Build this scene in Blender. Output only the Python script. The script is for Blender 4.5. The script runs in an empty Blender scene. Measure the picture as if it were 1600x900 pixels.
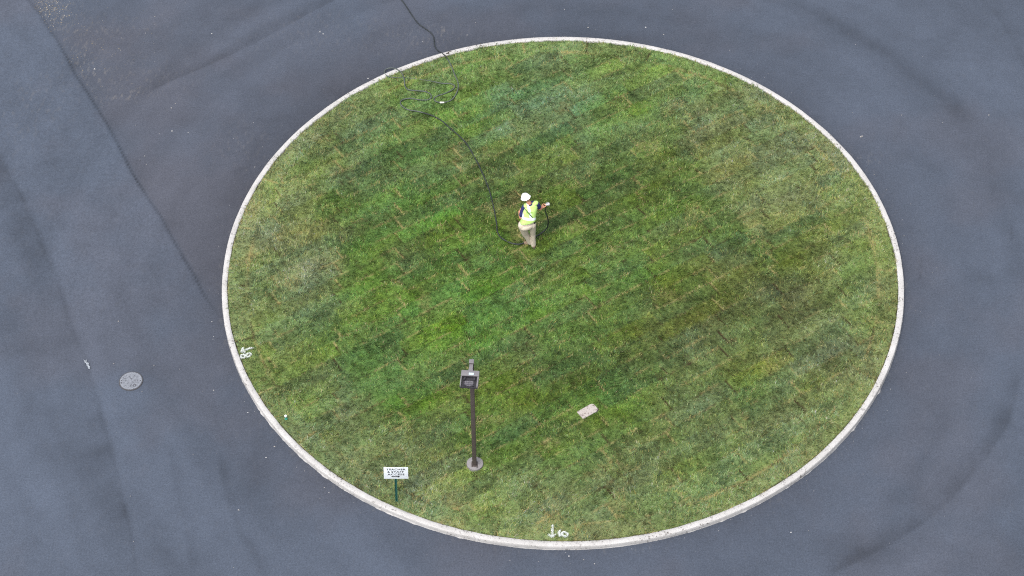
import bpy, bmesh, math, random
import numpy as np
from mathutils import Vector, Matrix, Euler

S = bpy.context.scene
COL = S.collection
R_ = math.radians
rng = np.random.default_rng(7)
random.seed(7)

# ------------------------------------------------------------------ camera (drone, 70 mm lens, 49 deg down)
PITCH, ROLL, DIST, FPX = R_(48.631), R_(1.2025), 50.841, 3111.1
_c, _s, _cr, _sr = math.cos(PITCH), math.sin(PITCH), math.cos(ROLL), math.sin(ROLL)
CAMLOC = Vector((0, -DIST * _c, DIST * _s))
_right, _up, _back = Vector((1, 0, 0)), Vector((0, _s, _c)), Vector((0, -_c, _s))
cam_d = bpy.data.cameras.new('camera')
cam_d.sensor_width = 36.0
cam_d.lens = FPX / 1600 * 36
cam_d.clip_start, cam_d.clip_end = 0.5, 3000
cam = bpy.data.objects.new('camera', cam_d)
COL.objects.link(cam)
_rx, _ux = _right * _cr - _up * _sr, _right * _sr + _up * _cr
cam.matrix_world = Matrix(((_rx.x, _ux.x, _back.x, CAMLOC.x), (_rx.y, _ux.y, _back.y, CAMLOC.y),
                           (_rx.z, _ux.z, _back.z, CAMLOC.z), (0, 0, 0, 1)))
S.camera = cam

# ------------------------------------------------------------------ sky and veiled sun (bright overcast)
SUN_EL, SUN_AZ = R_(62), R_(215)          # azimuth clockwise from north (+Y)
w = bpy.data.worlds.new('World'); S.world = w; w.use_nodes = True
nt = w.node_tree; nt.nodes.clear()
sky = nt.nodes.new('ShaderNodeTexSky'); sky.sky_type = 'NISHITA'; sky.sun_disc = False
sky.sun_elevation = SUN_EL; sky.sun_rotation = SUN_AZ
sky.air_density = 1.0; sky.dust_density = 4.0; sky.ozone_density = 1.0
hs = nt.nodes.new('ShaderNodeHueSaturation'); hs.inputs['Saturation'].default_value = 0.35
bg = nt.nodes.new('ShaderNodeBackground'); bg.inputs['Strength'].default_value = 0.15
wo = nt.nodes.new('ShaderNodeOutputWorld')
nt.links.new(sky.outputs[0], hs.inputs['Color']); nt.links.new(hs.outputs[0], bg.inputs[0]); nt.links.new(bg.outputs[0], wo.inputs[0])
sd = bpy.data.lights.new('sun', 'SUN'); sd.energy = 1.3; sd.angle = R_(32); sd.color = (1.0, 0.965, 0.92)
sun = bpy.data.objects.new('sun', sd); COL.objects.link(sun)
sdir = Vector((math.sin(SUN_AZ) * math.cos(SUN_EL), math.cos(SUN_AZ) * math.cos(SUN_EL), math.sin(SUN_EL)))
sun.rotation_euler = sdir.to_track_quat('Z', 'Y').to_euler(); sun.location = sdir * 60
S.view_settings.view_transform = 'Standard'; S.view_settings.look = 'None'
S.view_settings.gamma = 1.0; S.view_settings.use_curve_mapping = False
S.view_settings.exposure = 1.05
S.cycles.use_denoising = False
S.cycles.filter_width = 1.15                              # crisp drone sensor

# ------------------------------------------------------------------ helpers
def at(px, py, z=0.0):
    """surveyed point: photograph pixel + height above the road -> world point"""
    a, b = (px - 800) / FPX, -(py - 450) / FPX
    u, v = a * _cr + b * _sr, -a * _sr + b * _cr
    dx, dy, dz = u, _c + v * _s, -_s + v * _c
    t = (z - DIST * _s) / dz
    return Vector((t * dx, -DIST * _c + t * dy, z))
def height_of(base, py):
    """height over `base` (same x, y) that shows at row py"""
    lo, hi = base.z, 8.0
    for _ in range(50):
        m = (lo + hi) / 2
        d = Vector((base.x, base.y, m)) - CAMLOC
        zf = -d.dot(_back); X = FPX * d.dot(_rx) / zf; Y = 450 - FPX * d.dot(_ux) / zf
        if Y > py: lo = m
        else: hi = m
    return lo

_perm = rng.random((256, 256)).astype(np.float32)
def vnoise(x, y):
    x = np.asarray(x, np.float64); y = np.asarray(y, np.float64)
    xi, yi = np.floor(x), np.floor(y)
    fx, fy = x - xi, y - yi
    fx = fx * fx * (3 - 2 * fx); fy = fy * fy * (3 - 2 * fy)
    i0, j0 = xi.astype(np.int64) & 255, yi.astype(np.int64) & 255
    i1, j1 = (i0 + 1) & 255, (j0 + 1) & 255
    return ((_perm[i0, j0] * (1 - fx) + _perm[i1, j0] * fx) * (1 - fy) + (_perm[i0, j1] * (1 - fx) + _perm[i1, j1] * fx) * fy)
def fbm(x, y, o=4, seed=0.0):
    s = 0; a = 0.5; n = 0
    for k in range(o):
        s = s + a * vnoise(x * 2 ** k + seed * 17.31 + k * 5.7, y * 2 ** k - seed * 9.17 + k * 3.3); n += a; a *= 0.5
    return s / n
def sstep(a, b, x):
    t = np.clip((x - a) / (b - a), 0, 1); return t * t * (3 - 2 * t)
def lin(c):
    c = np.asarray(c, float) / 255.0
    return np.where(c <= 0.04045, c / 12.92, ((c + 0.055) / 1.055) ** 2.4)

def mesh_np(name, verts, faces_flat, counts, mat, parent=None, color=None, smooth=False):
    me = bpy.data.meshes.new(name)
    nv, nl, nf = len(verts), len(faces_flat), len(counts)
    me.vertices.add(nv); me.loops.add(nl); me.polygons.add(nf)
    me.vertices.foreach_set('co', np.ascontiguousarray(verts, np.float32).ravel())
    me.loops.foreach_set('vertex_index', np.ascontiguousarray(faces_flat, np.int32))
    st = np.zeros(nf, np.int32); st[1:] = np.cumsum(counts)[:-1]
    me.polygons.foreach_set('loop_start', st); me.polygons.foreach_set('loop_total', np.asarray(counts, np.int32))
    if smooth: me.polygons.foreach_set('use_smooth', np.ones(nf, bool))
    me.update(calc_edges=True); me.validate()
    if color is not None:
        a = me.color_attributes.new('tint', 'FLOAT_COLOR', 'POINT')
        c = np.ones((nv, 4), np.float32); c[:, :3] = color
        a.data.foreach_set('color', c.ravel())
    if mat: me.materials.append(mat)
    o = bpy.data.objects.new(name, me); COL.objects.link(o)
    if parent: o.parent = parent
    return o
def obj(name, bm, mat, parent=None, smooth=True):
    me = bpy.data.meshes.new(name)
    bmesh.ops.recalc_face_normals(bm, faces=bm.faces)
    bm.to_mesh(me); bm.free()
    if smooth:
        for p in me.polygons: p.use_smooth = True
        me.set_sharp_from_angle(angle=R_(40))
    for m in (mat if isinstance(mat, (list, tuple)) else [mat]): me.materials.append(m)
    o = bpy.data.objects.new(name, me); COL.objects.link(o)
    if parent: o.parent = parent
    return o
def thing(name, label, cat, loc=(0, 0, 0), group=None):
    o = bpy.data.objects.new(name, None); COL.objects.link(o); o.location = loc
    o.empty_display_size = 0.2; tag(o, label, cat, group); return o
def tag(o, label, cat, group=None):
    o['label'] = label; o['category'] = cat
    if group: o['group'] = group
    return o
def struct(o): o['kind'] = 'structure'; return o

def box(bm, c, s, M=None, bev=0.0):
    r = bmesh.ops.create_cube(bm, size=1.0)
    vs = r['verts']
    for v in vs: v.co = Vector((v.co.x * s[0], v.co.y * s[1], v.co.z * s[2])) + Vector(c)
    if bev:
        es = list({e for v in vs for e in v.link_edges})
        rb = bmesh.ops.bevel(bm, geom=es, offset=bev, segments=2, affect='EDGES', profile=0.6)
        vs = list({v for f in rb['faces'] for v in f.verts} | {v for v in vs if v.is_valid})
    if M is not None:
        for v in vs: v.co = M @ v.co
    return vs
def cyl(bm, c, r0, r1, h, seg=32, M=None, caps=True):
    b = [bm.verts.new((c[0] + r0 * math.cos(2 * math.pi * i / seg), c[1] + r0 * math.sin(2 * math.pi * i / seg), c[2])) for i in range(seg)]
    t = [bm.verts.new((c[0] + r1 * math.cos(2 * math.pi * i / seg), c[1] + r1 * math.sin(2 * math.pi * i / seg), c[2] + h)) for i in range(seg)]
    for i in range(seg): bm.faces.new((b[i], b[(i + 1) % seg], t[(i + 1) % seg], t[i]))
    if caps: bm.faces.new(t); bm.faces.new(b[::-1])
    if M is not None:
        for v in b + t: v.co = M @ v.co
def catmull(pts, step):
    P = [Vector(p) for p in pts]; P = [P[0] * 2 - P[1]] + P + [P[-1] * 2 - P[-2]]
    out = []
    for i in range(1, len(P) - 2):
        n = max(2, int((P[i + 1] - P[i]).length / step))
        for k in range(n):
            t = k / n; a, b, c, d = P[i - 1], P[i], P[i + 1], P[i + 2]
            out.append(0.5 * ((2 * b) + (c - a) * t + (2 * a - 5 * b + 4 * c - d) * t * t + (3 * b - a - 3 * c + d) * t ** 3))
    out.append(P[-2]); return out
def tube(bm, pts, rad, seg=10, cap=True, up=Vector((0, 0, 1)), flat=1.0):
    """loft of circles; rad is a number or a list"""
    n = len(pts); rings = []
    for i in range(n):
        d = (pts[min(i + 1, n - 1)] - pts[max(i - 1, 0)]).normalized()
        x = d.cross(up)
        if x.length < 1e-4: x = d.cross(Vector((0, 1, 0)))
        x.normalize(); y = x.cross(d)
        r = rad[i] if isinstance(rad, (list, tuple)) else rad
        rx, ry = r if isinstance(r, tuple) else (r, r * flat)
        rings.append([bm.verts.new(pts[i] + x * rx * math.cos(2 * math.pi * k / seg) + y * ry * math.sin(2 * math.pi * k / seg)) for k in range(seg)])
    for a, b in zip(rings, rings[1:]):
        for k in range(seg): bm.faces.new((a[k], a[(k + 1) % seg], b[(k + 1) % seg], b[k]))
    if cap: bm.faces.new(rings[0][::-1]); bm.faces.new(rings[-1])
    return rings

# ------------------------------------------------------------------ materials
def new_mat(name, rough=0.8, spec=0.3, metal=0.0):
    m = bpy.data.materials.new(name); m.use_nodes = True
    b = m.node_tree.nodes['Principled BSDF']
    b.inputs['Roughness'].default_value = rough; b.inputs['Specular IOR Level'].default_value = spec; b.inputs['Metallic'].default_value = metal
    return m, m.node_tree, b
def N(nt, kind, **kw):
    n = nt.nodes.new(kind)
    for k, v in kw.items():
        if k in n.inputs: n.inputs[k].default_value = v
        else: setattr(n, k, v)
    return n
def mixc(nt, fac, a, b, mode='MIX'):
    m = nt.nodes.new('ShaderNodeMix'); m.data_type = 'RGBA'; m.blend_type = mode
    for sock, v in ((m.inputs[0], fac), (m.inputs[6], a), (m.inputs[7], b)):
        if isinstance(v, bpy.types.NodeSocket): nt.links.new(v, sock)
        elif isinstance(v, (int, float)): sock.default_value = v
        else: sock.default_value = (*v[:3], 1)
    return m.outputs[2]
def ramp(nt, src, p0, p1, c0=(0, 0, 0), c1=(1, 1, 1)):
    r = nt.nodes.new('ShaderNodeValToRGB'); e = r.color_ramp.elements
    e[0].position, e[1].position = p0, p1; e[0].color, e[1].color = (*c0, 1), (*c1, 1)
    nt.links.new(src, r.inputs[0]); return r.outputs[0]
def noise_mat(name, c0, c1, scale, rough=0.8, spec=0.3, metal=0.0, bump=0.0, detail=4, speck=None):
    m, t, b = new_mat(name, rough, spec, metal)
    tc = N(t, 'ShaderNodeTexCoord')
    n = N(t, 'ShaderNodeTexNoise', Scale=scale, Detail=detail, Roughness=0.6); t.links.new(tc.outputs['Object'], n.inputs['Vector'])
    c = mixc(t, ramp(t, n.outputs[0], 0.3, 0.7), c0, c1)
    if speck:
        n2 = N(t, 'ShaderNodeTexNoise', Scale=speck[1], Detail=2); t.links.new(tc.outputs['Object'], n2.inputs['Vector'])
        c = mixc(t, ramp(t, n2.outputs[0], speck[2], speck[2] + 0.05), c, speck[0])
    t.links.new(c, b.inputs['Base Color'])
    if bump:
        bp = N(t, 'ShaderNodeBump', Strength=bump, Distance=0.01); t.links.new(n.outputs[0], bp.inputs['Height']); t.links.new(bp.outputs[0], b.inputs['Normal'])
    return m

# asphalt: 'tint' holds (tone, dust, warmth) laid out in metres on the ground
M_asphalt, t, b = new_mat('asphalt', 0.82, 0.25)
at_ = N(t, 'ShaderNodeVertexColor'); at_.layer_name = 'tint'
sep = N(t, 'ShaderNodeSeparateColor'); t.links.new(at_.outputs[0], sep.inputs[0])
tc = N(t, 'ShaderNodeTexCoord')
base = mixc(t, sep.outputs[2], (0.0440, 0.0545, 0.0755), (0.0485, 0.0525, 0.0680))
fine = N(t, 'ShaderNodeTexNoise', Scale=24.0, Detail=5.0, Roughness=0.8); t.links.new(tc.outputs['Object'], fine.inputs['Vector'])
med = N(t, 'ShaderNodeTexNoise', Scale=7.0, Detail=6.0, Roughness=0.8); t.links.new(tc.outputs['Object'], med.inputs['Vector'])
def scaled(t, src, lo, hi):
    mr = N(t, 'ShaderNodeMapRange'); mr.inputs[1].default_value = 0.25; mr.inputs[2].default_value = 0.75
    mr.inputs[3].default_value = lo; mr.inputs[4].default_value = hi; t.links.new(src, mr.inputs[0]); return mr.outputs[0]
def mul(t, a, b_):
    m = N(t, 'ShaderNodeMath', operation='MULTIPLY')
    for s_, v in ((m.inputs[0], a), (m.inputs[1], b_)):
        if isinstance(v, bpy.types.NodeSocket): t.links.new(v, s_)
        else: s_.default_value = v
    return m.outputs[0]
tone = mul(t, mul(t, sep.outputs[0], 2.0), mul(t, scaled(t, fine.outputs[0], 0.60, 1.40), scaled(t, med.outputs[0], 0.88, 1.12)))
cmb = N(t, 'ShaderNodeCombineColor')
for i in range(3): t.links.new(tone, cmb.inputs[i])
c = mixc(t, 1.0, base, cmb.outputs[0], 'MULTIPLY')
mp = N(t, 'ShaderNodeMapping'); mp.inputs['Rotation'].default_value = (0, 0, R_(-50)); mp.inputs['Scale'].default_value = (1, 0.45, 1)
t.links.new(tc.outputs['Object'], mp.inputs[0])
dn = N(t, 'ShaderNodeTexNoise', Scale=9.0, Detail=6.0, Roughness=0.72); t.links.new(mp.outputs[0], dn.inputs['Vector'])
dm = mul(t, ramp(t, dn.outputs[0], 0.52, 0.75), sep.outputs[1])
c = mixc(t, mul(t, dm, 0.8), c, (0.165, 0.152, 0.138))
t.links.new(c, b.inputs['Base Color'])
bp = N(t, 'ShaderNodeBump', Strength=0.25, Distance=0.006); t.links.new(fine.outputs[0], bp.inputs['Height']); t.links.new(bp.outputs[0], b.inputs['Normal'])

# curb concrete with dark aggregate pits, soil dust and darker foot
M_curb, t, b = new_mat('curb_concrete', 0.85, 0.25)
tc = N(t, 'ShaderNodeTexCoord')
n1 = N(t, 'ShaderNodeTexNoise', Scale=2.2, Detail=6.0, Roughness=0.65); t.links.new(tc.outputs['Object'], n1.inputs['Vector'])
n2 = N(t, 'ShaderNodeTexNoise', Scale=17.0, Detail=3.0, Roughness=0.6); t.links.new(tc.outputs['Object'], n2.inputs['Vector'])
n3 = N(t, 'ShaderNodeTexNoise', Scale=1.1, Detail=3.0); t.links.new(tc.outputs['Object'], n3.inputs['Vector'])
n4 = N(t, 'ShaderNodeTexNoise', Scale=55.0, Detail=4.0); t.links.new(tc.outputs['Object'], n4.inputs['Vector'])
c = mixc(t, ramp(t, n1.outputs[0], 0.35, 0.68), (0.405, 0.398, 0.390), (0.32, 0.312, 0.302))
c = mixc(t, ramp(t, n4.outputs[0], 0.45, 0.7), c, (0.30, 0.29, 0.285))
dk = mul(t, ramp(t, n2.outputs[0], 0.58, 0.65), ramp(t, n3.outputs[0], 0.42, 0.60))
c = mixc(t, mul(t, dk, 0.85), c, (0.075, 0.066, 0.06))
t.links.new(c, b.inputs['Base Color'])
bp = N(t, 'ShaderNodeBump', Strength=0.3, Distance=0.01); t.links.new(n2.outputs[0], bp.inputs['Height']); t.links.new(bp.outputs[0], b.inputs['Normal'])

def tint_mat(name, rough, spec, sc, lo, hi, trans=False):
    m, t, b = new_mat(name, rough, spec)
    a = N(t, 'ShaderNodeVertexColor'); a.layer_name = 'tint'
    tc = N(t, 'ShaderNodeTexCoord')
    n = N(t, 'ShaderNodeTexNoise', Scale=sc, Detail=4.0, Roughness=0.7); t.links.new(tc.outputs['Object'], n.inputs['Vector'])
    v = scaled(t, n.outputs[0], lo, hi)
    cb = N(t, 'ShaderNodeCombineColor')
    for i in range(3): t.links.new(v, cb.inputs[i])
    c = mixc(t, 1.0, a.outputs[0], cb.outputs[0], 'MULTIPLY')
    t.links.new(c, b.inputs['Base Color'])
    if trans:
        tr = N(t, 'ShaderNodeBsdfTranslucent'); t.links.new(c, tr.inputs[0])
        mx = N(t, 'ShaderNodeMixShader'); mx.inputs[0].default_value = 0.35
        t.links.new(b.outputs[0], mx.inputs[1]); t.links.new(tr.outputs[0], mx.inputs[2])
        t.links.new(mx.outputs[0], t.nodes['Material Output'].inputs[0])
    return m
M_soil = tint_mat('sod_base', 0.95, 0.1, 26.0, 0.7, 1.3)
M_grass = tint_mat('grass_blade', 0.6, 0.2, 40.0, 0.85, 1.15, True)
M_chip = tint_mat('stone_chip', 0.9, 0.2, 60.0, 0.8, 1.2)
M_white_paint = noise_mat('white_marking_paint', (0.36, 0.39, 0.42), (0.07, 0.08, 0.10), 30, 0.7)
M_hose = noise_mat('hose_rubber', (0.010, 0.013, 0.014), (0.022, 0.027, 0.029), 12, 0.5, 0.35)
M_hose2 = noise_mat('hose_sleeve', (0.075, 0.088, 0.081), (0.042, 0.051, 0.046), 9, 0.55, 0.3)
M_brass = noise_mat('coupling_metal', (0.62, 0.60, 0.55), (0.5, 0.48, 0.42), 60, 0.35, 0.5)
M_nozzle = noise_mat('nozzle_metal', (0.46, 0.45, 0.46), (0.36, 0.35, 0.36), 50, 0.4, 0.5)
M_bronze = noise_mat('bronze_paint', (0.052, 0.041, 0.038), (0.064, 0.052, 0.048), 6, 0.5, 0.4, bump=0.05)
M_lampgrey = noise_mat('lamp_housing_paint', (0.128, 0.121, 0.130), (0.15, 0.142, 0.15), 14, 0.5, 0.4)
M_fin = noise_mat('heat_sink_metal', (0.13, 0.125, 0.145), (0.20, 0.19, 0.21), 30, 0.5, 0.4)
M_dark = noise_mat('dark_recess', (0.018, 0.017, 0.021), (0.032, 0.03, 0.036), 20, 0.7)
M_sticker = noise_mat('pale_sticker', (0.50, 0.66, 0.70), (0.42, 0.58, 0.62), 40, 0.5)
M_footing = noise_mat('footing_concrete', (0.195, 0.185, 0.188), (0.15, 0.14, 0.143), 9, 0.9, 0.2, bump=0.2, speck=((0.06, 0.055, 0.055), 9, 0.64))
M_lid = noise_mat('lid_stone', (0.33, 0.30, 0.28), (0.27, 0.243, 0.225), 22, 0.9, 0.2, bump=0.5, speck=((0.17, 0.14, 0.13), 24, 0.58))
M_lidrim = noise_mat('lid_surround', (0.05, 0.045, 0.035), (0.035, 0.03, 0.025), 20, 0.9)
M_iron = noise_mat('worn_iron', (0.185, 0.198, 0.225), (0.12, 0.13, 0.15), 26, 0.6, 0.4, bump=0.15, speck=((0.08, 0.085, 0.098), 20, 0.60))
M_ironring = noise_mat('iron_frame', (0.055, 0.055, 0.06), (0.04, 0.04, 0.045), 20, 0.7, 0.4)
M_signface = noise_mat('sign_panel', (0.66, 0.70, 0.73), (0.61, 0.65, 0.68), 4, 0.45, 0.4)
M_ink = noise_mat('sign_ink', (0.012, 0.013, 0.016), (0.018, 0.019, 0.022), 30, 0.6)
M_post = noise_mat('green_post_paint', (0.010, 0.075, 0.062), (0.014, 0.095, 0.078), 20, 0.5, 0.4)
M_teal = noise_mat('teal_plastic', (0.03, 0.20, 0.15), (0.04, 0.25, 0.19), 30, 0.5)
M_skin = noise_mat('skin', (0.36, 0.165, 0.105), (0.42, 0.20, 0.13), 18, 0.55, 0.35)
M_hair = noise_mat('dark_hair', (0.018, 0.013, 0.011), (0.03, 0.022, 0.018), 60, 0.6)
M_navy = noise_mat('navy_cloth', (0.018, 0.020, 0.075), (0.026, 0.029, 0.10), 20, 0.85, 0.15)
M_vest = noise_mat('lime_vest_cloth', (0.335, 0.51, 0.13), (0.42, 0.585, 0.20), 9, 0.75, 0.2)
M_silver = noise_mat('reflective_tape', (0.56, 0.62, 0.60), (0.64, 0.70, 0.68), 14, 0.45, 0.4)
M_vestline = noise_mat('dark_line_cloth', (0.05, 0.085, 0.03), (0.07, 0.11, 0.04), 20, 0.8)
M_khaki = noise_mat('khaki_cloth', (0.47, 0.415, 0.335), (0.41, 0.36, 0.29), 7, 0.9, 0.15)
M_boot = noise_mat('tan_suede', (0.15, 0.105, 0.07), (0.20, 0.15, 0.105), 20, 0.85)
M_sole = noise_mat('boot_sole', (0.03, 0.027, 0.024), (0.045, 0.04, 0.035), 30, 0.8)
M_hat = noise_mat('white_hard_plastic', (0.80, 0.81, 0.82), (0.77, 0.78, 0.79), 4, 0.35, 0.5)

# ------------------------------------------------------------------ layout constants
CX, CY, RO, CW, CH = 1.2913, 0.7077, 8.72, 0.145, 0.14        # traffic island: centre, outer radius, curb width, reveal
RI = RO - CW
GZ = 0.115                                                     # sod surface

# ------------------------------------------------------------------ road: one sheet to the horizon, fine near the island
def poly_xy(pp): return np.array([at(x, y)[:2] for x, y in pp])
def dist_poly(x, y, P):
    """distance to a polyline, signed side (+ = left of travel), position along it 0..1"""
    best = np.full(x.shape, 1e9); side = np.zeros(x.shape); along = np.zeros(x.shape)
    L = np.r_[0, np.cumsum(np.hypot(*np.diff(P, axis=0).T))]
    for i in range(len(P) - 1):
        a, d = P[i], P[i + 1] - P[i]; l2 = d @ d
        tt = np.clip(((x - a[0]) * d[0] + (y - a[1]) * d[1]) / l2, 0, 1)
        ex, ey = x - a[0] - tt * d[0], y - a[1] - tt * d[1]
        dd = np.hypot(ex, ey); m = dd < best
        best = np.where(m, dd, best); side = np.where(m, np.sign(d[0] * ey - d[1] * ex), side)
        along = np.where(m, (L[i] + tt * math.sqrt(l2)) / L[-1], along)
    return best, side, along
JA = poly_xy([(20, -40), (44, 0), (65, 25), (75, 44), (90, 65), (104, 90), (118, 118), (135, 143), (150, 167), (166, 192), (185, 228), (207, 272), (232, 312), (250, 337), (266, 367), (287, 405), (304, 432), (320, 465), (348, 503)])
JB = poly_xy([(-60, 140), (0, 250), (34, 308), (60, 370), (85, 430), (100, 475), (118, 530), (132, 562), (140, 590), (150, 620), (160, 660), (172, 700), (190, 780), (203, 830), (215, 900), (222, 960)])
JC = poly_xy([(560, -20), (480, 22), (400, 66), (330, 100), (270, 125), (235, 143), (212, 158)])
LINES = [  # polyline, width m (right side, left side), strength
    (JB, 0.10, 0.95, -0.14), (JC, 0.02, 0.40, -0.16),
    (poly_xy([(1180, -20), (1280, 22), (1340, 58), (1400, 96), (1450, 135), (1490, 165), (1515, 205)]), 0.32, 0.30, -0.16),
    (poly_xy([(1490, 165), (1530, 225), (1560, 300), (1580, 380), (1588, 460)]), 0.35, 0.35, -0.08),
    (poly_xy([(1525, -10), (1555, 20), (1580, 60), (1605, 110)]), 0.30, 0.06, -0.08),
    (poly_xy([(1600, 560), (1575, 660), (1545, 705), (1500, 762), (1455, 805), (1400, 842), (1330, 880), (1270, 910)]), 0.06, 0.34, -0.16),
    (poly_xy([(1470, 640), (1430, 760), (1400, 780)]), 0.25, 0.2, -0.05),
    (poly_xy([(262, 690), (278, 770), (292, 830), (300, 900)]), 0.20, 0.06, -0.09),
    (poly_xy([(342, 700), (350, 760), (372, 830), (388, 852), (404, 880), (414, 910)]), 0.18, 0.06, -0.11),
    (poly_xy([(105, 760), (118, 820), (130, 900)]), 0.25, 0.1, -0.04),
    (poly_xy([(30, 95), (60, 170), (100, 260), (150, 350), (190, 440)]), 0.35, 0.35, 0.05),
    (poly_xy([(1440, 400), (1437, 440)]), 0.03, 0.03, -0.10), (poly_xy([(1475, 405), (1478, 420)]), 0.03, 0.03, -0.07),
    (poly_xy([(1581, 350), (1580, 378)]), 0.03, 0.03, -0.08),
    (poly_xy([(520, 130), (430, 190), (380, 260), (350, 330)]), 0.3, 0.3, -0.04),
]
_inner = np.arange(-16, 16.01, 0.055); _innery = np.arange(-11, 13.51, 0.055)
_out = np.array([0.3, 0.8, 1.6, 3, 6, 12, 25, 50, 100, 200, 400, 800])
gx = np.r_[-16 - _out[::-1], _inner, 16 + _out]; gy = np.r_[-11 - _out[::-1], _innery, 13.5 + _out]
X, Y = np.meshgrid(gx, gy); sh = X.shape; x, y = X.ravel(), Y.ravel()
r = np.hypot(x - CX, y - CY); th = np.arctan2(y - CY, x - CX)
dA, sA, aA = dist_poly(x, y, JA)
left_of_A = (sA < 0)                                        # the older lane on the left
tonev = np.full(x.shape, 1.02)
ring = np.clip((r - RO) / 6, 0, 1)
arc = fbm(r * 1.15, 2.0 * np.sin(th + 0.5) + np.cos(2 * th), 4, 1)                    # roller passes follow the circle
tonev += (arc - 0.5) * 0.36 * sstep(0.3, 2.0, r - RO)
tonev += (fbm(x * 0.55, y * 0.55, 5, 2) - 0.5) * 0.22
tonev += (fbm(x * 2.6, y * 2.6, 3, 3) - 0.5) * 0.16
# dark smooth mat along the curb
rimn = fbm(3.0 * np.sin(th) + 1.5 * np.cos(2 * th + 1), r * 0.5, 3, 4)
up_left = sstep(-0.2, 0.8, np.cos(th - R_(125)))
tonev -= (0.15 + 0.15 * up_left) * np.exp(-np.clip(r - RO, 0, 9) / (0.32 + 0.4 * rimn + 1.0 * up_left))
# patches
blot = fbm(x * 0.9 + 5, y * 1.2, 3, 6)
tonev += 0.02 - 0.06 * sstep(0.60, 0.72, blot) * sstep(1.5, 3.5, r - RO)
# left lane a little lighter and streaked along its length
al, an = x * 0.50 + y * -0.866, x * 0.866 + y * 0.50
lane = left_of_A * sstep(0.0, 0.05, dA) * sstep(0, 1.2, r - RO)
tonev += lane * (0.045 + (fbm(al * 0.12, an * 1.1, 4, 7) - 0.5) * 0.34)
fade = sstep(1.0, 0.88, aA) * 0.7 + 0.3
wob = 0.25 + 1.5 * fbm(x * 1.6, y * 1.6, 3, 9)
tonev -= 0.40 * np.where(sA > 0, np.exp(-(dA / 0.034) ** 2), np.exp(-(dA / 0.014) ** 2)) * wob * fade  # joint: dark tack coat plus shade of the raised lane edge, painted in
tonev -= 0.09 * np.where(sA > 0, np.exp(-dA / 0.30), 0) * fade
for P, wr, wl, k in LINES:
    d, s, a = dist_poly(x, y, P)
    e = sstep(0, 0.1, a) * sstep(1.0, 0.9, a)
    tonev += k * np.where(s > 0, np.exp(-(d / wr) ** 2), np.exp(-(d / wl) ** 2)) * e * 1.25 * (1.8 * fbm(x * 1.8, y * 1.8, 4, 11) + 0.1)
d, s, a = dist_poly(x, y, JB)
tonev -= 0.13 * np.exp(-(d / 0.05) ** 2) * (fbm(a * 20, a * 0, 3, 3) ** 1.5) * 1.6
# dust and tan grit
def blob(px, py, rx, ry, rot=0):
    p = at(px, py); c_, s_ = math.cos(R_(rot)), math.sin(R_(rot))
    u_, v_ = (x - p.x) * c_ + (y - p.y) * s_, -(x - p.x) * s_ + (y - p.y) * c_
    return np.exp(-((u_ / rx) ** 2 + (v_ / ry) ** 2))
right_A = np.where(sA > 0, 1.0, 0.0) * sstep(0.0, 0.12, dA)
dust = 0.06 + 0.75 * right_A * (1.3 * blob(80, 18, 0.7, 0.7) + 0.7 * blob(125, 75, 0.8, 0.45, -50) + 0.85 * blob(145, 110, 0.7, 0.35, -30) + 0.9 * blob(190, 150, 1.0, 0.22, 10)
     + 0.35 * blob(215, 115, 1.6, 0.8) + 0.5 * blob(180, 45, 1.5, 0.5, 0))
dust += 0.55 * blob(690, 50, 0.10, 0.5) + 0.35 * blob(660, 60, 1.3, 0.6) + 0.2 * blob(500, 50, 2, 1) + 0.3 * blob(1350, 250, 0.5, 0.3) + 0.25 * blob(380, 225, 0.8, 0.8)
dust += lane * (0.25 * blob(40, 150, 0.5, 1.5, -30) + 0.2 * blob(70, 180, 0.6, 1.6, -30))
dust += 0.35 * np.exp(-np.abs(r - RO - 0.06) / 0.10) * fbm(th * 40, r * 3, 3, 12) 
warm = 0.5 * sstep(0.40, 0.70, fbm(x * 0.45 + 3, y * 0.45, 4, 114)) + right_A * sstep(7.2, 5.2, np.hypot(x + 9.2, (y - 5.6))) * 0.35 + right_A * 0.5 * blob(300, 330, 0.9, 2.4, 30)
warm += 0.25 * np.exp(-np.clip(r - RO, 0, 9) / 0.9)
warm = np.clip(warm, 0, 1)
for px_, py_, rx_, ry_, k_ in [(1462, 85, 0.35, 0.3, 0.10), (1535, 438, 0.45, 0.22, 0.10), (1565, 468, 0.6, 0.45, 0.08), (1405, 776, 0.5, 0.3, 0.12), (1320, 575, 0.9, 0.6, 0.07), (1385, 355, 0.8, 0.4, 0.06), (1330, 862, 1.1, 0.45, 0.10),
                               (168, 700, 0.3, 0.5, 0.12), (140, 710, 0.5, 0.3, 0.07), (230, 590, 0.45, 0.45, 0.06), (205, 575, 0.45, 0.25, 0.07), (398, 735, 0.35, 0.8, 0.14), (205, 55, 0.5, 0.2, 0.09), (185, 70, 0.5, 0.2, 0.09), (115, 100, 0.25, 0.25, 0.12), (385, 140, 0.5, 0.4, 0.08), (320, 190, 0.8, 0.4, 0.06), (560, 150, 1.2, 0.5, 0.06), (1560, 250, 0.4, 1.0, 0.05), (1105, 60, 1.0, 0.3, 0.06)]:
    tonev -= k_ * 1.2 * blob(px_, py_, rx_, ry_) * (0.4 + 1.2 * fbm(x * 3, y * 3, 3, 119))
z = np.zeros_like(x)
lift = 0.022 * sstep(1.02, 0.8, aA) * sstep(0.0, 0.06, dA) * (sA < 0) * sstep(7.0, 1.0, dA)
z += lift + (fbm(x * 0.8, y * 0.8, 3, 20) - 0.5) * 0.012
z = np.where(r < RO + 0.12, np.minimum(z, 0.0) * 0.0, z)
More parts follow.
